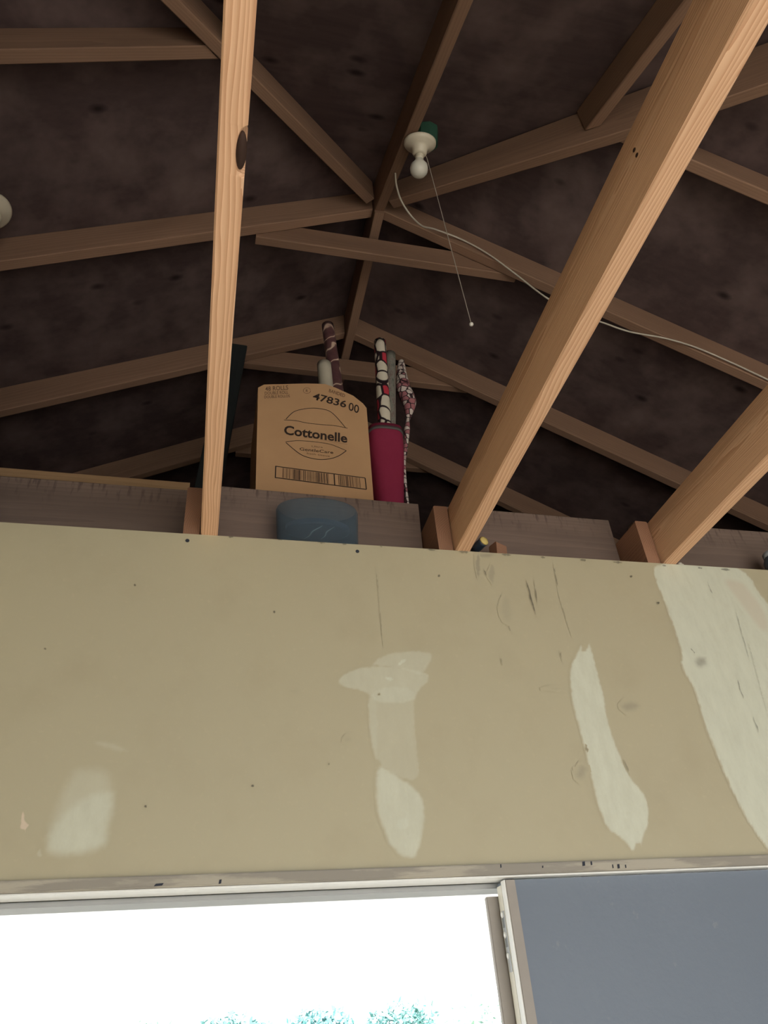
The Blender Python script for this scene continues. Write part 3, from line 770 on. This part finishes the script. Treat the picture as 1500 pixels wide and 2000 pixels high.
obj('tub_wall', lathe([(.095, 0), (.099, .004), (.103, .10), (.104, .128), (.101, .136), (.098, .136), (.0995, .128), (.099, .10), (.096, .006)], Mx, 48), M_frost, tub, True)
obj('contents', lathe([(.0, .068), (.074, .068), (.080, .071), (.080, .082), (.0, .082)], Mx, 48), plain('dark_blue_plastic', (.06, .075, .10), .4, .4, .2), tub)
for (q0, q1) in (((-.03, .06), (.004, -.06)), ((.012, .05), (.034, -.06))):
    obj('crease', tube([Mx @ Vector((q0[0]+(q1[0]-q0[0])*i/8+.003*math.sin(i), q0[1]+(q1[1]-q0[1])*i/8, .0672)) for i in range(9)], [.0004+.0013*math.sin(math.pi*i/8) for i in range(9)], 6), M_bulb, tub, True)

# small things on the wall plate
hd = empty('screwdriver'); q = onY(946, 1056, D+.03); hd.location = (q.x, D+.05, ZT); tag(hd, 'dark blue tool handle with a yellow tip beside the broad joist', 'tool')
ax2 = Vector((.35, -.9, .12)).normalized(); tip = Vector((q.x, D+.028, q.z))
Mh = axis_matrix(tip, ax2)
obj('handle', lathe([(0, -.048), (.009, -.047), (.013, -.03), (.0125, -.012), (.0135, -.004)], Mh, 20), plain('navy_plastic', (.03, .045, .07), .4, .4), hd, True)
obj('end_cap', lathe([(.0128, -.0039), (.0125, -.001), (.009, .002), (0, .003)], Mh, 20), plain('yellow_plastic', (.66, .52, .18), .5, .4), hd, True)
q = onY(971, 1066, D+.05)
o = board('wood_scrap', (q.x-.012, D+.05, ZT+.062), (q.x+.020, D+.062, ZT+.058), .03, .0575, M_lap, n=4, wob=.002); tag(o, 'small brown wood scrap next to the yellow tipped handle', 'wood scrap')
q = onY(1328, 1099, D+.012)
bm = bmesh.new(); bmesh.ops.create_icosphere(bm, subdivisions=2, radius=.006)
for v in bm.verts: v.co = Vector((v.co.x*1.3, v.co.y, v.co.z*1.2))*(1+.5*noise.noise(v.co*260))+Vector((q.x, D+.012, ZT+.0065))
me = bpy.data.meshes.new('m'); bm.to_mesh(me); bm.free()
tag(obj('plaster_crumb', me, plain('plaster_white', (.7, .66, .58), .8)), 'white plaster crumb under the reddish joist end', 'plaster')
q = onY(1512, 1105, D+.04)
jug = empty('plastic_jar', (q.x+.03, D+.045, ZT)); tag(jug, 'blue plastic jar on the wall top beyond the reddish joist', 'jar')
Mj = axis_matrix((q.x+.018, D+.045, ZT+.0005), (0, 0, 1))
obj('jar_body', lathe([(.030, 0), (.034, .004), (.034, .06), (.026, .075)], Mj, 24), plain('slate_blue_plastic', (.10, .14, .19), .35, .4), jug, True)
obj('jar_lid', lathe([(.028, .0752), (.028, .088), (.026, .09)], Mj, 24), plain('pale_lid', (.35, .38, .42), .5, .4), jug, True)

# ------------------------------------------------------------------ lamps, cable
M_porc = plain('aged_porcelain', (.66, .60, .48), .35, .5, .06)
M_green = plain('green_box', (.02, .07, .045), .6, .4, .2)
def lamp(name, c, nrm, label, bulb=True, plate=.054, boff=(0, 0), bh=.062):
    """c: middle of the porcelain disc; nrm: away from the roof"""
    e = empty(name, tuple(c)); tag(e, label, 'lamp')
    Ml = axis_matrix(c, nrm)
    # box reaches back to the roof board
    n = Vector(nrm).normalized()
    obj('junction_box', lathe([(.037, -bh), (.040, -bh+.004), (.040, -.0122), (.037, -.0122)], Ml @ Matrix.Translation((boff[0], boff[1], 0)), 8), M_green, e)
    obj('porcelain_base', lathe([(plate-.004, -.012), (plate, -.009), (plate, -.002), (plate-.006, .004), (.034, .010), (.026, .018), (.024, .032), (.021, .036), (0, .036)], Ml, 40), M_porc, e, True)
    if bulb:
        b = obj('bulb', lathe([(.0125, .0362), (.0125, .050), (.014, .056), (.020, .065), (.028, .074), (.0305, .087), (.028, .101), (.020, .111), (.009, .116), (0, .1165)], Ml, 32), M_bulb, e, True)
        obj('bulb_cap', lathe([(.0135, .0361), (.0142, .040), (.0135, .044), (.0142, .048), (.0132, .0515)], Ml, 24), M_porc, b, True)
    return e, Ml
HN = Vector((0, S2, -1)).normalized()
c = onX(820, 283, XR+.03)
dz = (c-Vector((XR, YP, ZR))).dot(HN)     # distance of the disc below the roof board
c = EYE+(c-EYE)*1.0
# slide the lamp along its ray until the box meets the roof board
d = (c-EYE).normalized(); k = (.160-dz)/d.dot(HN); c = c+d*k
lm, Ml = lamp('lamp_holder', c, HN, 'porcelain lamp holder with a bare white bulb beside the middle rafter', boff=(XR+.0615-c.x, -.012), bh=.075)
s0 = Ml @ Vector((.022, -.012, .020)); 
s_ = onY(920, 631, s0.y+.02); 
cord = [s0, s0+Vector((.004, 0, -.03))]
top_ = cord[-1]
for i in range(1, 13):
    t = i/12; cord.append(top_.lerp(s_, t)+Vector((0, 0, -.0)))
pc = obj('pull_cord', tube(cord, .0012, 6), plain('cotton_cord', (.45, .40, .34), .8), lm)
bm = bmesh.new(); bmesh.ops.create_uvsphere(bm, u_segments=14, v_segments=10, radius=.006)
for v in bm.verts: v.co = v.co+s_+Vector((0, 0, -.005))
me = bpy.data.meshes.new('m'); bm.to_mesh(me); bm.free(); obj('cord_bead', me, plain('bead_white', (.75, .72, .66), .3, .5), pc, True)
LN = Vector((S, 0, -1)).normalized(); LN = Vector((-S, 0, 1)).normalized()*-1
dd = ray(-19, 414); kk = (Vector((XR, YP, ZR))-EYE+LN*.0635).dot(LN)/dd.dot(LN)
lamp('lamp_holder', EYE+dd*kk, LN, 'pale round lamp holder without a bulb on the bare roof boards', False, .062)
cab = []
for x, y, Y in ((772, 338, 1.36), (774, 360, 1.38), (782, 388, 1.405), (800, 418, 1.44), (824, 441, 1.50), (850, 448, 1.56), (900, 467, YP-.010), (950, 494, YP-.010), (1000, 530, YP-.010), (1065, 580, YP-.010), (1120, 610, YP-.010), (1180, 631, YP-.010), (1230, 648, YP-.010), (1300, 661, YP-.010), (1360, 679, YP-.010), (1430, 709, YP-.010), (1490, 737, YP-.010), (1570, 776, YP-.010), (1700, 840, YP-.010)):
    cab.append(onY(x, y, Y))
tag(obj('electrical_cable', tube(spline(cab, 6), .0033, 8), plain('white_cable', (.55, .50, .42), .5, .4, .1), None, True), 'white electrical cable sagging along the rafter from the lamp', 'cable')

# ------------------------------------------------------------------ outdoors beyond the carport
def shrub(x, y, h, wx, label, tone, n):
    e = empty('shrub', (x, y, -.02)); tag(e, label, 'shrub', 'shrubs beyond the carport')
    rnd = random.Random(int(x*100)+3); vs, fs = [], []
    for i in range(n):
        a = rnd.random()*6.283; rr = rnd.random()**.5; zz = rnd.random()
        env = min(1, 6*(1-zz)+.7)
        p = Vector((x+math.cos(a)*rr*wx*env, y+math.sin(a)*rr*wx*.6*env, .25+zz*(h-.25)*(1-.22*rr*rnd.random())))
        s = .035+.05*rnd.random(); u_ = Vector((rnd.gauss(0, 1), rnd.gauss(0, 1), rnd.gauss(0, .7))).normalized(); v_ = u_.orthogonal().normalized()*s*.45; u_ = u_*s
        b = len(vs); vs += [p-u_, p+v_, p+u_, p-v_]; fs.append((b, b+1, b+2, b+3))
    lf = NT('leaf'); q = lf.noise(lf.pos(), 5, 3); lm_ = lf.done(lf.mix(q, c4(*[c_*.5 for c_ in tone]), c4(*tone)), .5, .3)
    obj('foliage', mesh(vs, fs), lm_, e)
    for k in range(5):
        a = k*1.3
        obj('stem', tube([(x, y, -.02), (x+.1*math.cos(a)*wx, y+.1*math.sin(a)*wx, h*.35), (x+.4*math.cos(a)*wx, y+.3*math.sin(a)*wx, h*.8)], [.03, .02, .006], 6), M_rafter, e)
SH = ((-1.9, 13.2, 2.2, .58, 1500, (.20, .36, .22), 'low shrub outside at the far end of the door view'), (-.6, 13.0, 2.21, .58, 2400, (.18, .34, .24), 'short dark green shrub outside beyond the carport'),
      (.7, 13.0, 2.21, .58, 3000, (.15, .34, .32), 'teal green shrub outside beyond the carport'), (1.95, 13.1, 2.22, .6, 3200, (.14, .33, .33), 'dense bluish green shrub outside the door opening'),
      (3.2, 13.0, 2.22, .58, 2800, (.16, .36, .33), 'bluish shrub outside next to the sparse pale one'), (4.45, 13.2, 2.26, .58, 900, (.30, .48, .36), 'sparse pale shrub outside beside the door edge'),
      (5.7, 13.0, 2.26, .58, 1100, (.26, .46, .34), 'pale leafy shrub outside mostly hidden by the door'))
for (x, y, h, w, n, tone, lab) in SH: shrub(x, y, h, w, lab, tone, n)

# sampling portal (gives off no light of its own) in the opening behind the viewer
ld = bpy.data.lights.new('daylight_back_offscreen', 'AREA'); ld.shape = 'RECTANGLE'; ld.size = BX1-BX0; ld.size_y = BZ; ld.cycles.is_portal = True
lo_ = bpy.data.objects.new('daylight_back_offscreen', ld); col.objects.link(lo_); lo_.location = ((BX0+BX1)/2, YB-.05, BZ/2); lo_.rotation_euler = (math.radians(90), 0, 0)
